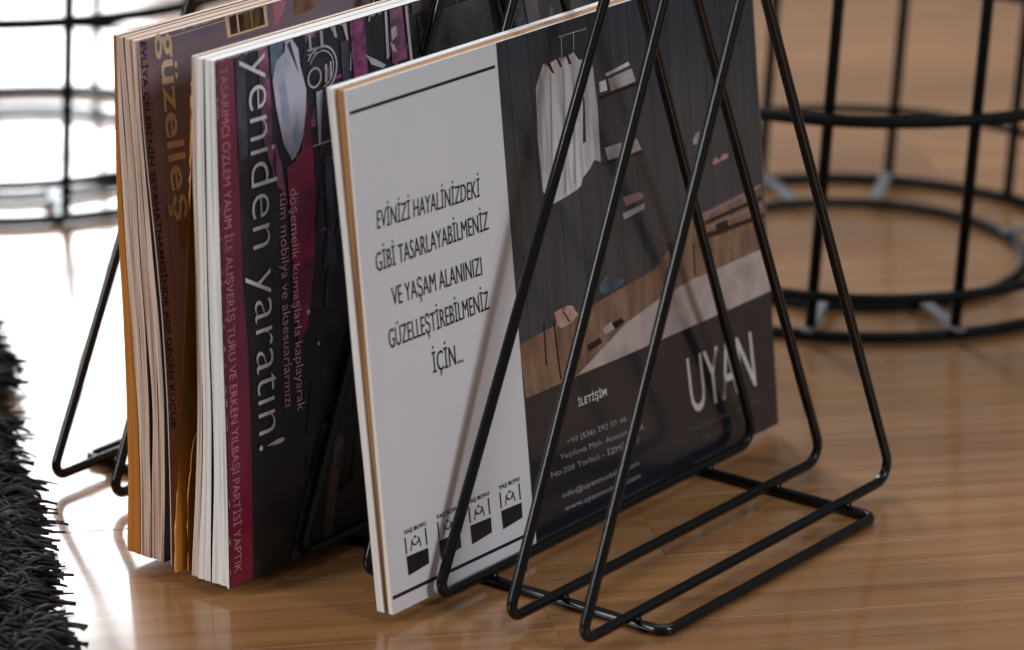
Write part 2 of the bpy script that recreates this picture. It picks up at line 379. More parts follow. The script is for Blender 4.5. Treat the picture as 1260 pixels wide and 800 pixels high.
# print on the covers: outlines in metres on each cover (x along the cover, z up)
TEXTS = [
('m3','EVİNİZİ HAYALİNİZDEKİ',[-0.1446,0.1873],[-0.0695,0.1849],[-0.1438,0.1963],'ink') ,
('m3','GİBİ TASARLAYABİLMENİZ',[-0.1477,0.168],[-0.0647,0.168],[-0.1476,0.1774],'ink') ,
('m3','VE YAŞAM ALANINIZI',[-0.1387,0.1496],[-0.0723,0.1477],[-0.1387,0.1591],'ink') ,
('m3','GÜZELLEŞTİREBİLMENİZ',[-0.1434,0.1306],[-0.0689,0.1302],[-0.1436,0.1403],'ink') ,
('m3','İÇİN...',[-0.1141,0.1109],[-0.0917,0.1103],[-0.1141,0.1211],'ink') ,
('m3','UYAN',[0.088,0.0336],[0.1469,0.0325],[0.0857,0.0655],'print_white') ,
('m3','MAĞAZA DEKORASYON',[0.0848,0.0245],[0.1474,0.0225],[0.0847,0.0271],'print_grey') ,
('m3','TİC. LTD. ŞTİ.',[0.0957,0.017],[0.1268,0.015],[0.0956,0.0196],'print_grey') ,
('m3','İLETİŞİM',[-0.0064,0.0642],[0.0172,0.0635],[-0.0066,0.0681],'print_white') ,
('m3','+90 (536) 292 05 46',[-0.0178,0.0479],[0.0317,0.0458],[-0.0181,0.0509],'print_light') ,
('m3','Yeşilova Mah. Atatürk Cad.',[-0.024,0.0418],[0.0461,0.0378],[-0.0241,0.0448],'print_light') ,
('m3','No:208 Torbalı - İZMİR / T',[-0.0319,0.035],[0.0419,0.0317],[-0.0322,0.038],'print_light') ,
('m3','info@uyanmobilya.com',[-0.0242,0.0222],[0.0399,0.0203],[-0.0242,0.0251],'print_light') ,
('m3','www.uyanmobilya.com',[-0.0237,0.0153],[0.0398,0.0135],[-0.0237,0.0181],'print_light') ,
('m2','yeniden yaratın!',[-0.1597,0.2609],[-0.1589,0.0687],[-0.1398,0.2607],'print_white') ,
('m2','döşemelik kumaşlarla kaplayarak',[-0.1326,0.1917],[-0.1311,0.081],[-0.1266,0.1914],'print_pink') ,
('m2','tüm mobilya ve aksesuarlarınızı',[-0.1398,0.1918],[-0.1398,0.0856],[-0.1338,0.1915],'print_pink') ,
('m2','TASARIMCI ÖZLEM YALIM İLE ALIŞVERİŞ TURU VE ERKEN YILBAŞI PARTİSİ YAPTIK',[-0.1785,0.2595],[-0.178,0.0126],[-0.1733,0.2595],'print_rose') ,
('m1',"EVLİYA ÇELEBİ'NİN SEYAHATNAMESİNDE ADI GEÇEN KÜÇÜK",[-0.1747,0.2626],[-0.1744,0.0744],[-0.1712,0.2623],'dark_ink') ,
('m1','güzelleş',[-0.1618,0.2646],[-0.1619,0.1746],[-0.1502,0.2639],'print_cream') ,
]
PRINTS = [
 ('m3','rule','ink',[(-0.1561,0.2441),(-0.0501,0.2438),(-0.0501,0.2423),(-0.1561,0.2425)]) ,
 ('m3','rule','ink',[(-0.1567,0.0147),(-0.0497,0.0134),(-0.0497,0.0117),(-0.1567,0.0129)]) ,
 ('m3','corner_mark','page_white',[(-0.0499,0.0122),(-0.0466,0.0124),(-0.0467,0.0062),(-0.05,0.0059)]) ,
 ('m3','photo_floor','print_tan',[(-0.0484,0.1071),(-0.0202,0.1089),(0.0188,0.1119),(0.0643,0.1159),(0.0695,0.1188),(0.0985,0.1346),(0.1351,0.1349),(0.1637,0.1348),(0.1655,0.079),(0.0565,0.0785),(-0.0467,0.0797)]) ,
 ('m3','photo_carpet','print_carpet',[(-0.0052,0.0797),(0.0195,0.0884),(0.0374,0.095),(0.0674,0.1003),(0.0949,0.1026),(0.1658,0.1032),(0.1655,0.079),(0.0565,0.0785)]) ,
 ('m3','printed_shirts','print_shirt',[(-0.0136,0.2368),(-0.01,0.2345),(-0.0065,0.2365),(-0.0012,0.2374),(0.0016,0.2345),(0.0052,0.2366),(0.0109,0.2378),(0.0146,0.2331),(0.0179,0.2328),(0.0253,0.2281),(0.0269,0.208),(0.0263,0.1801),(0.0211,0.1821),(0.0174,0.1788),(0.011,0.1754),(0.0093,0.1722),(0.0062,0.1709),(-0.0043,0.1692),(-0.0143,0.1682),(-0.0211,0.176),(-0.0219,0.2029),(-0.0206,0.2268)]) ,
 ('m3','shirt_gap','print_wall',[(0.0157,0.2144),(0.017,0.2145),(0.0157,0.1926),(0.013,0.192)]) ,
 ('m3','shirt_fold','print_light',[(-0.0091,0.2315),(-0.0078,0.2313),(-0.0131,0.1725),(-0.0151,0.1726)]) ,
 ('m3','shirt_fold','print_light',[(0.0013,0.2318),(0.0026,0.2315),(-0.0028,0.1709),(-0.0048,0.171)]) ,
 ('m3','shirt_fold','print_light',[(0.0091,0.231),(0.01,0.2308),(0.0055,0.1742),(0.0035,0.1743)]) ,
 ('m3','hanger_bar','print_light',[(-0.0,0.2475),(0.0223,0.2473),(0.0222,0.2468),(-0.0001,0.247)]) ,
 ('m3','hanger_string','print_light',[(0.0018,0.2467),(0.0025,0.2467),(0.0017,0.2373),(0.001,0.2374)]) ,
 ('m3','hanger_string','print_light',[(0.0116,0.2468),(0.0123,0.2468),(0.0116,0.2384),(0.011,0.2386)]) ,
 ('m3','hanger_clip','print_red',[(-0.0111,0.2367),(-0.0084,0.2369),(-0.0053,0.2307),(-0.0072,0.2311)]) ,
 ('m3','hanger_clip','print_red',[(-0.0032,0.2374),(-0.0012,0.2374),(0.0014,0.2325),(-0.0005,0.2325)]) ,
 ('m3','hanger_clip','print_red',[(0.0046,0.2371),(0.0065,0.2371),(0.0086,0.2327),(0.0066,0.2323)]) ,
 ('m3','shelf_board','print_black',[(0.0287,0.212),(0.0621,0.2128),(0.062,0.2112),(0.0285,0.2105)]) ,
 ('m3','shelf_item','print_shirt',[(0.0346,0.2221),(0.0545,0.2242),(0.0557,0.2223),(0.0364,0.2206)]) ,
 ('m3','shelf_item','print_light',[(0.037,0.2192),(0.0568,0.2204),(0.0594,0.2134),(0.0389,0.2127)]) ,
 ('m3','shelf_item','print_shirt',[(0.0296,0.2191),(0.0349,0.2192),(0.0357,0.2138),(0.0296,0.2139)]) ,
 ('m3','shelf_item','print_carpet',[(0.0401,0.217),(0.0572,0.2179),(0.0571,0.2167),(0.0406,0.2156)]) ,
 ('m3','shelf_item','print_light',[(0.0303,0.1861),(0.0385,0.1859),(0.0486,0.1853),(0.0486,0.1788),(0.0323,0.1796)]) ,
 ('m3','shelf_item','print_shirt',[(0.0505,0.1833),(0.0569,0.1852),(0.0603,0.1786),(0.0513,0.1786)]) ,
 ('m3','shelf_board','print_black',[(0.0268,0.1788),(0.0608,0.1773),(0.0607,0.1765),(0.0267,0.178)]) ,
 ('m3','shelf_item','print_mauve',[(0.0421,0.1584),(0.0572,0.1578),(0.0602,0.1542),(0.0442,0.1533)]) ,
 ('m3','shelf_item','print_light',[(0.0411,0.1504),(0.0599,0.1513),(0.0596,0.1485),(0.0421,0.1472)]) ,
 ('m3','printed_shoes','print_peach',[(-0.0195,0.1153),(-0.0141,0.1163),(-0.013,0.114),(-0.0094,0.1163),(-0.0049,0.1152),(-0.001,0.1096),(-0.0066,0.107),(-0.0153,0.1064),(-0.0183,0.1088)]) ,
 ('m3','shoe_gap','print_red',[(-0.013,0.114),(-0.0117,0.1141),(-0.0072,0.1075),(-0.0085,0.1075)]) ,
 ('m3','blue_item','print_blue',[(0.0183,0.1191),(0.0235,0.1228),(0.0288,0.121),(0.0386,0.1169),(0.0342,0.1151),(0.0274,0.1151),(0.0218,0.1141),(0.018,0.1159)]) ,
 ('m3','stool_leg','print_black',[(-0.029,0.1125),(-0.028,0.1122),(-0.0283,0.091),(-0.0296,0.0914)]) ,
 ('m3','stool_leg','print_black',[(-0.0212,0.1116),(-0.0199,0.1113),(-0.0177,0.0815),(-0.019,0.0815)]) ,
 ('m3','rug_patch','print_black',[(0.0044,0.0925),(0.0153,0.0937),(0.017,0.0904),(0.0053,0.0889)]) ,
 ('m3','rug_patch','print_carpet',[(0.0178,0.0972),(0.0255,0.099),(0.0285,0.0952),(0.0201,0.0937)]) ,
 ('m3','rug_patch','print_black',[(0.0254,0.0981),(0.0337,0.0989),(0.0368,0.096),(0.0284,0.0944)]) ,
 ('m3','printed_shoes','print_peach',[(0.1199,0.1581),(0.1232,0.1608),(0.1266,0.1583),(0.1297,0.1606),(0.1348,0.1599),(0.1339,0.158),(0.1279,0.1576),(0.1213,0.157)]) ,
 ('m3','blue_item','print_light',[(0.1043,0.1739),(0.1089,0.1771),(0.111,0.1762),(0.1082,0.1709),(0.1047,0.1713)]) ,
 ('m3','rack_rail','print_mauve',[(0.11,0.1344),(0.1625,0.1376),(0.1623,0.1355),(0.1105,0.1322)]) ,
 ('m3','rack_rail','print_black',[(0.1103,0.1301),(0.1626,0.1311),(0.1623,0.129),(0.1108,0.1278)]) ,
 ('m3','rack_rail','print_mauve',[(0.1107,0.127),(0.1629,0.1271),(0.1628,0.1258),(0.1105,0.1253)]) ,
 ('m3','rack_rail','print_black',[(0.1103,0.1236),(0.1639,0.1216),(0.1636,0.1191),(0.1107,0.1206)]) ,
 ('m3','rack_rail','print_black',[(0.0761,0.1265),(0.0818,0.1267),(0.0842,0.1168),(0.0787,0.1182)]) ,
 ('m3','rack_box','print_black',[(0.1194,0.1262),(0.1305,0.1261),(0.1313,0.1199),(0.1202,0.12)]) ,
 ('m3','rack_leg','print_black',[(0.0984,0.121),(0.0998,0.1211),(0.0995,0.1045),(0.098,0.1044)]) ,
 ('m3','lower_panel','print_panel',[(-0.0463,0.0792),(0.1659,0.0787),(0.1685,0.0021),(-0.0475,0.0047)]) ,
 ('m2','magenta_strip','print_magenta',[(-0.1807,0.2641),(-0.1692,0.2644),(-0.1679,0.2128),(-0.1668,0.151),(-0.1646,0.1233),(-0.1644,0.0687),(-0.1647,0.0119),(-0.1654,0.0055),(-0.181,0.0061)]) ,
 ('m2','slate_strip','print_and_gap_slate',[(-0.1681,0.2642),(-0.1615,0.2643),(-0.1611,0.2151),(-0.1634,0.2137),(-0.1674,0.2127)]) ,
 ('m2','magenta_patch','print_plum',[(-0.1526,0.2648),(-0.1459,0.265),(-0.1438,0.2268),(-0.1425,0.1972),(-0.1508,0.2206)]) ,
 ('m2','teal_patch','print_blue',[(-0.1442,0.2646),(-0.1351,0.2651),(-0.1354,0.256),(-0.1409,0.2455),(-0.1436,0.2499)]) ,
 ('m2','pale_feather','print_feather',[(-0.1334,0.2663),(-0.1288,0.2666),(-0.1245,0.2576),(-0.1236,0.2502),(-0.1194,0.2371),(-0.1205,0.2197),(-0.1249,0.21),(-0.1302,0.2049),(-0.1362,0.2144),(-0.1408,0.2329),(-0.1428,0.2463),(-0.14,0.2546),(-0.1342,0.258)]) ,
 ('m2','feather_slit','print_black',[(-0.1324,0.2611),(-0.1301,0.2626),(-0.1243,0.2459),(-0.126,0.2486)]) ,
 ('m2','feather_shade','print_feather_grey',[(-0.1367,0.2504),(-0.1341,0.2441),(-0.1302,0.2238),(-0.1311,0.2122),(-0.1365,0.2252),(-0.1393,0.2432)]) ,
 ('m2','crimson_patch','print_crimson',[(-0.1189,0.2331),(-0.117,0.2209),(-0.1139,0.1864),(-0.116,0.1528),(-0.1217,0.1218),(-0.1292,0.1137),(-0.1309,0.1646),(-0.1343,0.2031),(-0.1291,0.2039),(-0.1237,0.2086)]) ,
 ('m2','crimson_patch','print_plum',[(-0.1429,0.2207),(-0.1382,0.206),(-0.1358,0.1912),(-0.1414,0.1949)]) ,
 ('m2','plum_patch','print_plum',[(-0.1185,0.2661),(-0.1139,0.2663),(-0.1117,0.2612),(-0.1175,0.2608)]) ,
 ('m2','pale_stroke','print_light',[(-0.1174,0.2651),(-0.1157,0.2655),(-0.1148,0.2548),(-0.1166,0.2544)]) ,
 ('m2','pale_stroke','print_light',[(-0.1093,0.2654),(-0.107,0.2657),(-0.1067,0.2548),(-0.1084,0.2543)]) ,
 ('m2','pale_stroke','print_light',[(-0.1018,0.2631),(-0.0982,0.264),(-0.0966,0.2574),(-0.0984,0.2578),(-0.0995,0.2615)]) ,
 ('m2','pale_stroke','print_light',[(-0.0929,0.2637),(-0.09,0.2639),(-0.0885,0.2542),(-0.0902,0.2554)]) ,
 ('m2','slate_patch','print_and_gap_slate',[(-0.0944,0.2546),(-0.089,0.2551),(-0.0877,0.2351),(-0.0931,0.2347)]) ,
 ('m2','plum_band','print_plum',[(-0.0876,0.265),(-0.0769,0.2657),(-0.0746,0.2355),(-0.0848,0.2345)]) ,
 ('m2','pale_stroke','print_light',[(-0.0618,0.2648),(-0.06,0.2648),(-0.0587,0.2402),(-0.0605,0.2394)]) ,
 ('m2','pale_stroke','print_light',[(-0.0761,0.245),(-0.0648,0.2391),(-0.0612,0.2368),(-0.0636,0.2357),(-0.0721,0.2394)]) ,
 ('m2','plum_figure','print_plum',[(-0.0582,0.2656),(-0.049,0.2663),(-0.0452,0.2367),(-0.0563,0.2366)]) ,
 ('m2','pale_stroke','print_light',[(-0.0572,0.2535),(-0.0535,0.2548),(-0.0524,0.2498),(-0.0561,0.2477)]) ,
 ('m2','pale_stroke','print_light',[(-0.0579,0.2473),(-0.0549,0.2455),(-0.0525,0.2414),(-0.0562,0.2429)]) ,
 ('m2','pale_stroke','print_carpet',[(-0.0466,0.2626),(-0.0448,0.2631),(-0.0409,0.235),(-0.0428,0.235)]) ,
 ('m2','pale_stroke','print_light',[(-0.1125,0.2344),(-0.1078,0.2346),(-0.1079,0.2331),(-0.1096,0.2327),(-0.1097,0.2082),(-0.1115,0.2082)]) ,
 ('m2','pale_stroke','print_light',[(-0.1156,0.2091),(-0.0997,0.2091),(-0.0997,0.2085),(-0.1156,0.2083)]) ,
 ('m2','slate_patch','print_and_gap_slate',[(-0.1075,0.2029),(-0.1028,0.2026),(-0.0995,0.1445),(-0.1055,0.144)]) ,
 ('m2','white_dot','print_light',[(-0.1226,0.129),(-0.1208,0.1297),(-0.1197,0.1278),(-0.1215,0.1267)]) ,
 ('m2','white_dot','print_light',[(-0.1156,0.1116),(-0.1138,0.1115),(-0.1133,0.1097),(-0.1151,0.1098)]) ,
 ('m2','chair_leg','print_and_gap_slate',[(-0.1125,0.0702),(-0.1078,0.0676),(-0.1149,0.0496),(-0.123,0.0225),(-0.1311,0.0047),(-0.1376,0.0068),(-0.1283,0.0326)]) ,
 ('m2','chair_seat','print_brown',[(-0.1025,0.0627),(-0.0966,0.0568),(-0.1042,0.025),(-0.1068,0.0053),(-0.116,0.0049),(-0.109,0.0351)]) ,
 ('m2','brown_scene','print_brown',[(-0.0417,0.2633),(-0.0199,0.2639),(-0.0193,0.2582),(-0.0412,0.2576)]) ,
 ('m2','brown_scene','print_moss',[(-0.0375,0.256),(0.0184,0.2566),(0.0222,0.2361),(-0.0341,0.236)]) ,
 ('m2','brown_scene','print_brown',[(0.0447,0.2566),(0.0547,0.2568),(0.0615,0.2325),(0.0514,0.2328)]) ,
 ('m2','brown_scene','print_moss',[(0.0784,0.2545),(0.0991,0.254),(0.1049,0.2325),(0.0854,0.2346)]) ,
 ('m1','mauve_strip','print_mauve',[(-0.1757,0.2636),(-0.1667,0.2641),(-0.166,0.2114),(-0.167,0.1649),(-0.1666,0.1251),(-0.1683,0.0768),(-0.1703,0.0042),(-0.1755,0.0047),(-0.1755,0.0665),(-0.1748,0.1273),(-0.1751,0.1669),(-0.1755,0.2058),(-0.1755,0.2366)]) ,
 ('m1','thin_rule','print_cream',[(-0.1664,0.2613),(-0.1159,0.2618),(-0.116,0.2614),(-0.1664,0.2609)]) ,
 ('m1','picture_frame','print_cream',[(-0.1169,0.2648),(-0.0873,0.2658),(-0.0864,0.2529),(-0.1155,0.2527)]) ,
 ('m1','framed_picture','print_umber',[(-0.1141,0.2631),(-0.0897,0.2639),(-0.0886,0.2541),(-0.1131,0.2538)]) ,
 ('m1','frame_bar','print_cream',[(-0.1089,0.2632),(-0.1078,0.2634),(-0.1067,0.2537),(-0.1079,0.2536)]) ,
 ('m1','frame_bar','print_gold',[(-0.0991,0.2633),(-0.0979,0.2635),(-0.0969,0.2538),(-0.098,0.2536)]) ,
 ('m1','pink_figure','print_rose',[(-0.0826,0.2657),(-0.0726,0.2662),(-0.0741,0.2593),(-0.0787,0.2522),(-0.0823,0.2521)]) ,
 ('m1','brown_scene','print_tan',[(-0.0678,0.2645),(-0.0528,0.2649),(-0.0516,0.2549),(-0.0673,0.254)]) ,
 ('m1','tan_figure','print_tan',[(-0.1587,0.1825),(-0.1509,0.1854),(-0.1529,0.1654),(-0.1584,0.158),(-0.1605,0.1633)]) ,
]

def mixp(fa, fb_, k): return lambda z: fa(z)*(1-k)+fb_(z)*k
GR = 'magazines standing in the wire rack'
# --- stapled brochure in the front slot (leans back against the loop behind)
X3, W3, Z3, H3 = -.1577, .3234, .0058, .2540
def y3(z): return .0904 + .02494*(z-.0033)/.251
def th(z, a, b_): k = (z-Z3)/(H3-Z3); return a*(1-k)+b_*k
bro = thing('brochure', 'white and charcoal brochure printed with hanging shirts, in the front slot of the rack', 'brochure', (0, 0, 0), GR)
slab('back_pages', lambda z: y3(z)+th(z, .0088, .0102), lambda z: y3(z)+th(z, .0050, .0066), X3-.0006, X3+W3, Z3, H3, [PE['white'], MT['page_white'], MT['page_white']], bro, wob=.0008, seed=1)
slab('inner_pages', lambda z: y3(z)+th(z, .0044, .0065), lambda z: y3(z)+th(z, .0032, .0010), X3+.0008, X3+W3-.0006, Z3+.0004, H3-.0006, [PE['kraft'], MT['kraft'], MT['kraft']], bro, wob=.0008, seed=2)
slab('front_cover', lambda z: y3(z)+th(z, .0024, .0009), y3, X3, X3+W3, Z3, H3, [PE['white'], MT['page_white'], MT['page_white']], bro, wob=.0, seed=3)
Wb = .1096
P3 = [('m3', 'wall', 'grey_wall', [(X3+Wb, Z3+.0002), (X3+W3-.0002, Z3+.0002), (X3+W3-.0002, H3-.0002), (X3+Wb, H3-.0002)])] + [p for p in PRINTS if p[0] == 'm3']
# printed floor boards: thin darker joints over the tan floor
for k in range(7):
    x = -.035+.013*k; P3.insert(3, ('m3', 'board_joint', 'print_brown', [(x, .085), (x+.0006, .085), (x+.009, .115+.003*k), (x+.0084, .115+.003*k)]))
for k in range(13):
    x = X3+Wb+.008+.016*k; P3.insert(1, ('m3', 'wall_joint', 'print_black', [(x, .05), (x+.0004, .05), (x+.0004, H3-.0005), (x, H3-.0005)]))
artwork('printed_photo', P3, y3, Z3, H3, bro, (X3, X3+W3-.0002, Z3+.0002, H3-.0002))
for (m, s, A, B, C_, mk) in TEXTS:
    if m == 'm3':
        big = s == 'UYAN'
        text('printed_text', s, A, B, C_, mk, y3, Z3, H3, bro, lift=.00040, bold=.0 if big else (.012 if s == 'İLETİŞİM' else -.004))
    
# four small printed emblems
bm = bmesh.new()
def ring_arc(bm, cx, cz, r, t, a0, a1, n=14):
    for i in range(n):
        u, v = a0+(a1-a0)*i/n, a0+(a1-a0)*(i+1)/n
        q = [(cx+math.cos(u)*r, cz+math.sin(u)*r), (cx+math.cos(v)*r, cz+math.sin(v)*r), (cx+math.cos(v)*(r+t), cz+math.sin(v)*(r+t)), (cx+math.cos(u)*(r+t), cz+math.sin(u)*(r+t))]
        bm.faces.new([bm.verts.new((x, 0, z)) for x, z in q])
def pg(bm, q): bm.faces.new([bm.verts.new((x, 0, z)) for x, z in q])
for j, (lx, lz) in enumerate(((-.1446, .0304), (-.1203, .0305), (-.0966, .0306), (-.0725, .0306))):
    pg(bm, [(lx, lz), (lx+.0158, lz-.0046+.0040), (lx+.0156, lz-.0082), (lx+.0004, lz-.0094)])
    pg(bm, [(lx-.0001, lz+.0012), (lx+.0006, lz+.0012), (lx+.0004, lz+.0094), (lx-.0003, lz+.0094)])
    pg(bm, [(lx+.0149, lz+.0010), (lx+.0156, lz+.0010), (lx+.0154, lz+.0094), (lx+.0147, lz+.0094)])
    ring_arc(bm, lx+.0073, lz+.0076, .0001, .0006, 0, 6.28, 8)
    ring_arc(bm, lx+.0073, lz+.0068, .0028, .0005, 3.3, 6.1)
    ring_arc(bm, lx+.0073, lz+.0056, .0016, .0006, 3.4, 6.0)
    ring_arc(bm, lx+.0135, lz+.0012, .0095, .0005, 2.5, 3.1, 6)
    ring_arc(bm, lx+.0012, lz+.0012, .0095, .0005, .05, .65, 6)
press(bm, y3, None, Z3, H3); lay(bm, y3, lambda v: .0004, Z3, H3)
for fc in bm.faces:
    fc.normal_update()
    if fc.normal.y > 0: fc.normal_flip()
me = bpy.data.meshes.new('printed_emblems'); bm.to_mesh(me); bm.free(); link('printed_emblems', me, MT['ink'], bro)
for lx, lz in ((-.1446, .0304), (-.1203, .0305), (-.0966, .0306), (-.0725, .0306)):
    text('printed_text', 'YAŞ BOYU', (lx-.0006, lz+.0108), (lx+.0158, lz+.0106), (lx-.0006, lz+.0128), 'ink', y3, Z3, H3, bro, lift=.0004, bold=.02)

# --- thick magazine with the dark and magenta cover
f2 = smooth_prof([[.1722, .2635], [.1720, .2159], [.1719, .1771], [.1718, .1378], [.1713, .098], [.1711, .0579], [.1715, .0057]])
b2 = smooth_prof([[.1872, .2652], [.1886, .2129], [.1888, .1739], [.1892, .1342], [.1893, .094], [.1922, .0522], [.1970, .0044]])
X2, R2, Z2, H2 = -.1813, .13, .0057, .2635
m2 = thing('magazine', 'thick magazine with magenta strip and large yeniden yaratın! title behind the white brochure', 'magazine', (0, 0, 0), GR)
cut2 = [0, .20, .235, .50, .53, .93]
slab('back_pages', mixp(b2, f2, .0), mixp(b2, f2, .165), X2+.0010, R2, Z2+.0006, H2-.0004, [PE['cream'], MT['print_and_gap_slate'], MT['print_and_gap_slate']], m2, wob=.0012, seed=5)
slab('page_block', mixp(b2, f2, .20), mixp(b2, f2, .50), X2+.0004, R2, Z2+.0004, H2-.0006, [PE['white'], MT['print_and_gap_slate'], MT['print_and_gap_slate']], m2, wob=.0010, seed=6)  # slate block faces: shade in the gaps between page blocks, put into the colour
slab('page_block', mixp(b2, f2, .55), mixp(b2, f2, .94), X2+.0006, R2, Z2+.0004, H2-.0005, [PE['white2'], MT['print_and_gap_slate'], MT['print_and_gap_slate']], m2, wob=.0012, seed=7)
slab('front_cover', mixp(b2, f2, .955), f2, X2, R2, Z2, H2, [PE['white'], MT['cover_and_gap_dark'], MT['page_white']], m2, seed=8)
r2 = random.Random(5); busy = []
for k in range(190):
    x = r2.uniform(-.128, .125); z = r2.uniform(.165 if x < -.06 else .19, .262); w_ = r2.uniform(.0008, .004); h_ = r2.uniform(.002, .016)
    if r2.random() < .3: w_, h_ = h_*.8, w_*.5
    mk = r2.choice(['print_plum', 'print_plum', 'print_and_gap_slate', 'print_mauve', 'print_moss', 'print_black', 'print_black', 'print_brown', 'print_light', 'print_light'] if x < -.05 else ['print_moss', 'print_brown', 'print_black', 'print_moss', 'print_and_gap_slate'])
    if mk == 'print_light': w_ *= .35; h_ *= .6
    sl = r2.uniform(-.3, .3)*h_
    busy.append(('m2', 'detail', mk, [(x, z), (x+w_, z+r2.uniform(-.0008, .0008)), (x+w_*r2.uniform(.6, 1)+sl, z+h_), (x+sl, z+h_*r2.uniform(.8, 1))]))
for k in range(70):
    x = r2.uniform(-.135, -.04); z = r2.uniform(.01, .17); w_ = r2.uniform(.001, .005); h_ = r2.uniform(.004, .03)
    busy.append(('m2', 'detail', r2.choice(['print_black', 'print_moss', 'print_and_gap_slate', 'print_black', 'cover_and_gap_dark']), [(x, z), (x+w_, z), (x+w_*.8+h_*.15, z+h_), (x+h_*.15, z+h_*.9)]))
def scuffs(m, x_, z0, z1, n, seed):
    r_ = random.Random(seed); out = []
    for k in range(n):
        z = r_.uniform(z0, z1); h_ = r_.uniform(.0006, .005); w_ = r_.uniform(.0002, .0007)
        out.append((m, 'scuff', 'print_carpet', [(x_, z), (x_+w_, z+h_*.3), (x_+w_*.4, z+h_), (x_, z+h_)]))
    for k in range(n//2):
        x = x_+r_.uniform(0, .12); w_ = r_.uniform(.002, .009); h_ = r_.uniform(.0002, .0005)
        out.append((m, 'scuff', 'print_carpet', [(x, z1-h_), (x+w_*.5, z1-h_*1.6), (x+w_, z1-h_*.4), (x+w_, z1), (x, z1)]))
    return out
PRINTS += scuffs('m2', X2+.0003, Z2, H2-.0003, 26, 2)
artwork('cover_artwork', busy + [p for p in PRINTS if p[0] == 'm2'], f2, Z2, H2, m2, (X2+.0003, R2-.0003, Z2+.0002, H2-.0003))
bm = bmesh.new()
for (cx, cz, r, t, a0, a1) in ((-.1085, .2445, .0105, .0011, -1.2, 2.6), (-.1085, .2445, .0085, .0007, -1.4, 2.7), (-.1135, .2415, .0040, .0011, 0, 6.28)):
    ring_arc(bm, cx, cz, r, t, a0, a1, 20)
for (x0, x1, z0, z1) in ((-.1185, -.1085, .2550, .2559), (-.1185, -.1085, .2530, .2535), (-.106, -.1045, .2375, .2465), (-.1025, -.1010, .2385, .2470)):
    pg(bm, [(x0, z0), (x1, z0), (x1, z1), (x0, z1)])
press(bm, f2, None, Z2, H2); lay(bm, f2, lambda v: .00058, Z2, H2)
for fc in bm.faces:
    fc.normal_update()
    if fc.normal.y > 0: fc.normal_flip()
me = bpy.data.meshes.new('printed_emblem'); bm.to_mesh(me); bm.free(); link('printed_emblem', me, MT['print_light'], m2)
for (m, s, A, B, C_, mk) in TEXTS:
    if m == 'm2': text('printed_text', s, A, B, C_, mk, f2, Z2, H2, m2, lift=.00062, bold=-.014 if s[0] == 'y' else -.004, cap=.74 if s[0] in 'ydt' else None)

# --- curved magazines in the rear slot
P1 = {
 'front': [[.2242, .2636], [.2233, .2367], [.2212, .2059], [.2172, .1672], [.2140, .1278], [.2125, .0874], [.2125, .046], [.2133, .0053]],
 'gap':   [[.2254, .2636], [.2245, .2366], [.2230, .2057], [.2200, .1666], [.2172, .1269], [.2156, .0865], [.2170, .0447], [.2195, .006]],
 'split': [[.2338, .264], [.2318, .2352], [.2293, .2044], [.2280, .1648], [.2250, .1252], [.2237, .0847], [.2253, .0427], [.2270, .006]],
 'or':    [[.2393, .2651], [.2392, .234], [.2386, .2027], [.2375, .163], [.2345, .1235], [.2331, .0825], [.2328, .0409], [.2340, .0067]],
 'back':  [[.2405, .2665], [.2410, .2338], [.2413, .2022], [.2412, .1624], [.2402, .1221], [.2398, .0811], [.2409, .039], [.2432, .0065]]}
P1 = {k: smooth_prof(v) for k, v in P1.items()}
X1, R1, Z1, H1 = -.176, .10, .0056, .2636
PRINTS += scuffs('m1', X1+.0003, Z1, H1-.0003, 34, 3)
mo = thing('magazine', 'rearmost magazine with deep orange spine edge, behind the mauve güzelleş magazine', 'magazine', (0, 0, 0), GR)
slab('page_block', P1['back'], mixp(P1['back'], P1['or'], .97), X1+.0003, R1, Z1, H1, [PE['orange'], MT['orange_card'], MT['orange_card']], mo, wob=.0006, seed=11)
mc = thing('magazine', 'worn cream-edged magazine with curled pages between the orange one and the mauve one', 'magazine', (0, 0, 0), GR)
slab('page_block', mixp(P1['or'], P1['split'], .03), mixp(P1['or'], P1['split'], .455), X1+.0002, R1, Z1, H1+.0004, [PE['cream'], MT['cover_and_gap_dark'], MT['cover_and_gap_dark']], mc, wob=.0014, seed=12)  # dark block faces paint the gaps between the page blocks as shaded
slab('page_block', mixp(P1['or'], P1['split'], .50), mixp(P1['or'], P1['split'], .97), X1-.0002, R1, Z1, H1, [PE['rosy'], MT['cover_and_gap_dark'], MT['cover_and_gap_dark']], mc, wob=.0014, seed=13)
m1 = thing('magazine', 'mauve magazine with cream güzelleş title and curled pages, rear slot of the rack', 'magazine', (0, 0, 0), GR)
slab('page_block', mixp(P1['split'], P1['gap'], .03), mixp(P1['split'], P1['gap'], .58), X1+.0004, R1, Z1, H1-.0002, [PE['rosy'], MT['cover_and_gap_dark'], MT['cover_and_gap_dark']], m1, wob=.0014, seed=14)  # block faces coloured dark here too, standing in for shade between the pages
slab('page_block', mixp(P1['split'], P1['gap'], .62), mixp(P1['gap'], P1['front'], .15), X1, R1, Z1, H1-.0004, [PE['cream'], MT['cover_and_gap_dark'], MT['cover_and_gap_dark']], m1, wob=.0012, seed=15)
slab('front_cover', lambda z: P1['front'](z)+.0006, P1['front'], X1, R1, Z1-.0002, H1, [PE['rosy'], MT['cover_mauve'], MT['page_white']], m1, seed=16)
artwork('cover_artwork', [p for p in PRINTS if p[0] == 'm1'], P1['front'], Z1-.0002, H1, m1, (X1+.0003, R1-.0003, Z1, H1-.0003))
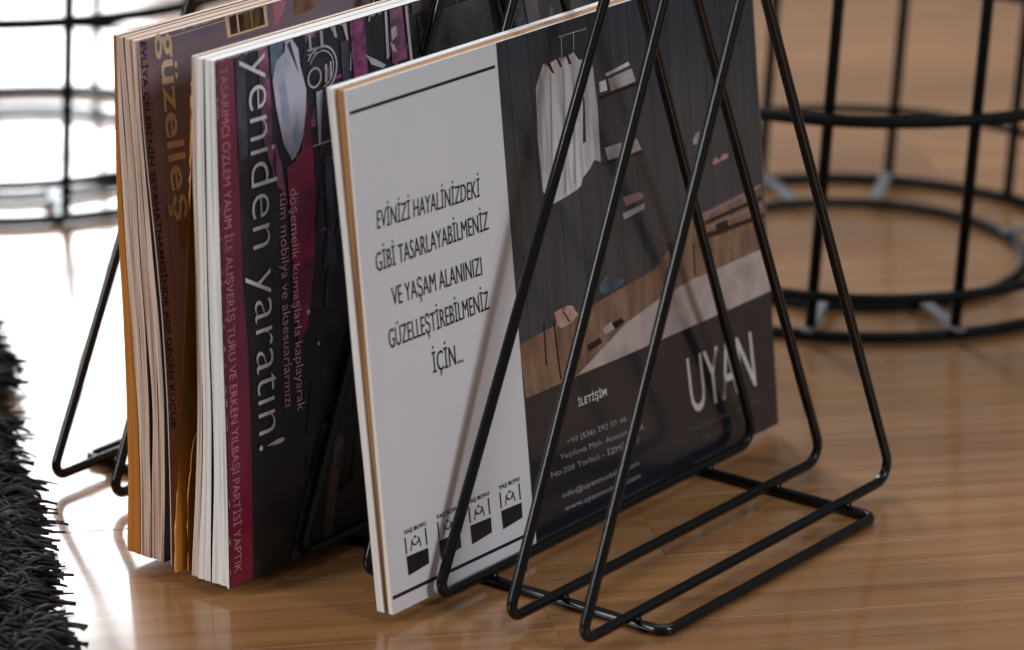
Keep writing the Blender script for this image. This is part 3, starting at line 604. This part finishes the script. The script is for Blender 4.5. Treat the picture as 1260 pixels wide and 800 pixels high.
for (m, s, A, B, C_, mk) in TEXTS:
    if m == 'm1': text('printed_text', s, A, B, C_, mk, P1['front'], Z1-.0002, H1, m1, lift=.0003, bold=.014 if s[0] == 'g' else .012, cap=.70 if s[0] == 'g' else None)
# torn orange booklet between the mauve and the magenta magazine
leaf = [(-.1605, .2500), (-.1622, .225), (-.1640, .1936), (-.1650, .1672), (-.1665, .1450), (-.1680, .1284), (-.1705, .110), (-.1722, .0952), (-.1665, .0935), (-.1660, .0822), (-.1690, .0826), (-.1738, .0759), (-.1768, .0716), (-.1782, .0648), (-.1800, .053), (-.1820, .0412), (-.1842, .026), (-.1850, .0075), (.03, .0075), (.03, .2500)]
jag = []; rj = random.Random(8)
for (x0_, z0_), (x1_, z1_) in zip(leaf[:-3], leaf[1:-2]):
    n_ = max(1, int(abs(z1_-z0_)/.0035))
    for q_ in range(n_):
        k = q_/n_; jag.append((x0_+(x1_-x0_)*k+rj.uniform(-.0007, .0007)*(1 if q_ else 0), z0_+(z1_-z0_)*k))
leaf = jag + leaf[-3:]
bk = thing('booklet', 'torn orange booklet squeezed between the mauve and the magenta magazine', 'booklet', (0, 0, 0), GR)
def leaf_mesh(name, poly, yf, t, mt, bend=0):
    bm = bmesh.new(); A = []; B = []
    for x, z in poly:
        y = yf + bend*math.sin((z-.1)*14)*max(0, -.12-x)*9
        A.append(bm.verts.new((x, y, z))); B.append(bm.verts.new((x, y+t, z)))
    n = len(A); bm.faces.new(A); bm.faces.new(B[::-1])
    for i in range(n): bm.faces.new((A[i], B[i], B[(i+1) % n], A[(i+1) % n]))
    bmesh.ops.triangulate(bm, faces=bm.faces); return link(name, mesh(bm, name), mt, bk)
leaf_mesh('cover', leaf, .2035, .0012, MT['orange_card'], .003)
leaf_mesh('inner_page', [(x+.0045+.001*math.sin(z*90)+(.009 if .0795 < z < .0945 else 0), z) for x, z in leaf if x < 0] + [(.028, .0075), (.028, .248)], .2008, .0006, MT['orange_card'], .004)

# ------------------------------------------------------------------ wire basket tables behind
def basket_table(label, cx, cy, phase, bars):
    t = thing('basket_table', label, 'side table', (cx, cy, 0), 'round wire basket tables behind the rack')
    R = .161; sk = RT*.055
    def pt(a, r, z): return (math.cos(a)*r+sk.x*z, math.sin(a)*r+sk.y*z, z)
    def hoop(name, r, z, wr, tilt=0):
        bm = bmesh.new(); tube(bm, [pt(2*math.pi*k/64, r, z+tilt*math.cos(2*math.pi*k/64-.66)) for k in range(64)], wr, closed=True, seg=10); link(name, mesh(bm, name), MT['stool_wire'], t, True)
    hoop('ring', R, .0036, .0034); hoop('ring', .106, .0036, .0031); hoop('ring', R+.0062, .039, .0029, .010)
    hoop('ring', R+.0066, .133, .0036); hoop('ring', R+.006, .30, .0033); hoop('ring', R+.004, .42, .0036)
    for k in range(12):
        a = math.radians(phase+30*k)
        bm = bmesh.new(); tube(bm, [pt(a, R, .0036), pt(a, R, .42)], .0033, seg=10); link('upright', mesh(bm, 'upright'), MT['stool_wire'], t, True)
        if k not in bars: continue
        bm = bmesh.new()
        bmesh.ops.create_cube(bm, size=1, matrix=Matrix.Translation(pt(a, .1345, .0085)) @ Matrix.Rotation(a, 4, 'Z') @ Matrix.Diagonal((.070, .0075, .0022, 1)))
        bmesh.ops.bevel(bm, geom=list(bm.edges), offset=.0007, segments=2, affect='EDGES')
        link('base_bar', mesh(bm, 'base_bar'), MT['bar_steel'], t)
    bm = bmesh.new()
    bmesh.ops.create_cone(bm, cap_ends=True, segments=64, radius1=.185, radius2=.185, depth=.016, matrix=Matrix.Translation((sk.x*.433, sk.y*.433, .4325)))
    bmesh.ops.bevel(bm, geom=[e_ for e_ in bm.edges if abs(e_.verts[0].co.z-e_.verts[1].co.z) < 1e-4], offset=.002, segments=2, affect='EDGES')
    link('table_top', mesh(bm, 'table_top'), MT['stool_wire'], t)
    return t
basket_table('black wire basket table on the floor to the right of the magazine rack', .4500, .2265, 24, (0, 1, 6, 7, 10))
basket_table('farther black wire basket table standing in the bright floor reflection at the left', .2950, .7890, 25.5, (1, 7))

# ------------------------------------------------------------------ shaggy rug
rug = thing('rug', 'black shaggy rug with ragged fringe on the floor at the lower left', 'rug', (-.3, .45, 0))
def W2L(x, y, z): return (x+.3, y-.45, z)
E0 = Vector((-.300, .172, 0)); ED = Vector((.650, .760, 0)).normalized(); EN = Vector((-.760, .650, 0))
bm = bmesh.new(); rr = random.Random(3); cs = []
Lr = []
for i in range(60):
    s = -.5+1.35*i/59; o_ = .012*mnoise.noise(Vector((s*9, 0, 0))); Lr.append(E0+ED*s+EN*(.020+o_))
for i in range(59):
    q = [Lr[i], Lr[i+1], Lr[i+1]+EN*.75, Lr[i]+EN*.75]
    lo = [bm.verts.new(W2L(v.x, v.y, .0006)) for v in q]; hi = [bm.verts.new(W2L(v.x, v.y, .008)) for v in q]
    bm.faces.new(lo[::-1]); bm.faces.new(hi); bm.faces.new((lo[0], lo[1], hi[1], hi[0])); bm.faces.new((lo[2], lo[3], hi[3], hi[2]))
rugm = mat('rug_yarn', (.008, .008, .009), .75, noise=(70, (.055, .053, .057), .45, .72), spec=.3)
link('backing', mesh(bm, 'backing'), rugm, rug)
verts = []; faces = []
def strand(px, py, dirv, ln, lift, wdt):
    tw = rr.uniform(0, 3.14); tws = rr.uniform(-2.5, 2.5); d = dirv.normalized(); side = Vector((-d.y, d.x, 0)); cur = rr.uniform(-.9, .9)
    p = Vector((px, py, .006)); n = 6; b0 = len(verts); h = d
    for i in range(n+1):
        k = i/n; z = .005+lift*math.sin(min(1, k*1.25)*math.pi*.62)*(1 if k < .8 else 1-(k-.8)*1.0)
        hh = Matrix.Rotation(cur*k, 3, 'Z') @ d
        if i: p = p+hh*(ln/n)
        q = Vector((p.x, p.y, max(.0012, z)))
        a = tw+tws*k; w_ = (side*math.cos(a)+Vector((0, 0, 1))*math.sin(a))*(wdt*(1-.45*k))
        for sg in (-1, 1):
            v = q+w_*sg; verts.append(W2L(v.x, v.y, max(.0006, v.z)))
        if i:
            j = b0+2*(i-1); faces.append((j, j+1, j+3, j+2))
def bundle(px, py, dirv, n, ln, lift):
    for q_ in range(n):
        dv = Matrix.Rotation(rr.gauss(0, .38), 3, 'Z') @ dirv
        strand(px+rr.gauss(0, .0026), py+rr.gauss(0, .0026), dv, ln*rr.uniform(.7, 1.1), lift*rr.uniform(.5, 1.3), rr.uniform(.0008, .0018))
for i in range(4200):
    dep = rr.random()**1.4*.20; s = rr.uniform(-.14, .50)
    o_ = .013*mnoise.noise(Vector((s*16, 0, 1)))
    b_ = E0+ED*s+EN*(.014+o_+dep)
    fr = dep < .025
    out = -EN*rr.uniform(.4, 1)+ED*rr.uniform(-.9, .5) if fr else Vector((rr.uniform(-1, 1), rr.uniform(-1, 1), 0))-EN*.4-ED*.2
    bundle(b_.x, b_.y, out, rr.randint(5, 9), rr.uniform(.018, .032), rr.uniform(.004, .012) if fr else rr.uniform(.006, .022))
me = bpy.data.meshes.new('pile'); me.from_pydata(verts, [], faces); me.update()
pile = link('pile', me, rugm, rug, True); pile['kind'] = 'stuff'
SOL = pile.modifiers.new('thickness', 'SOLIDIFY'); SOL.thickness = .0007; SOL.offset = 0
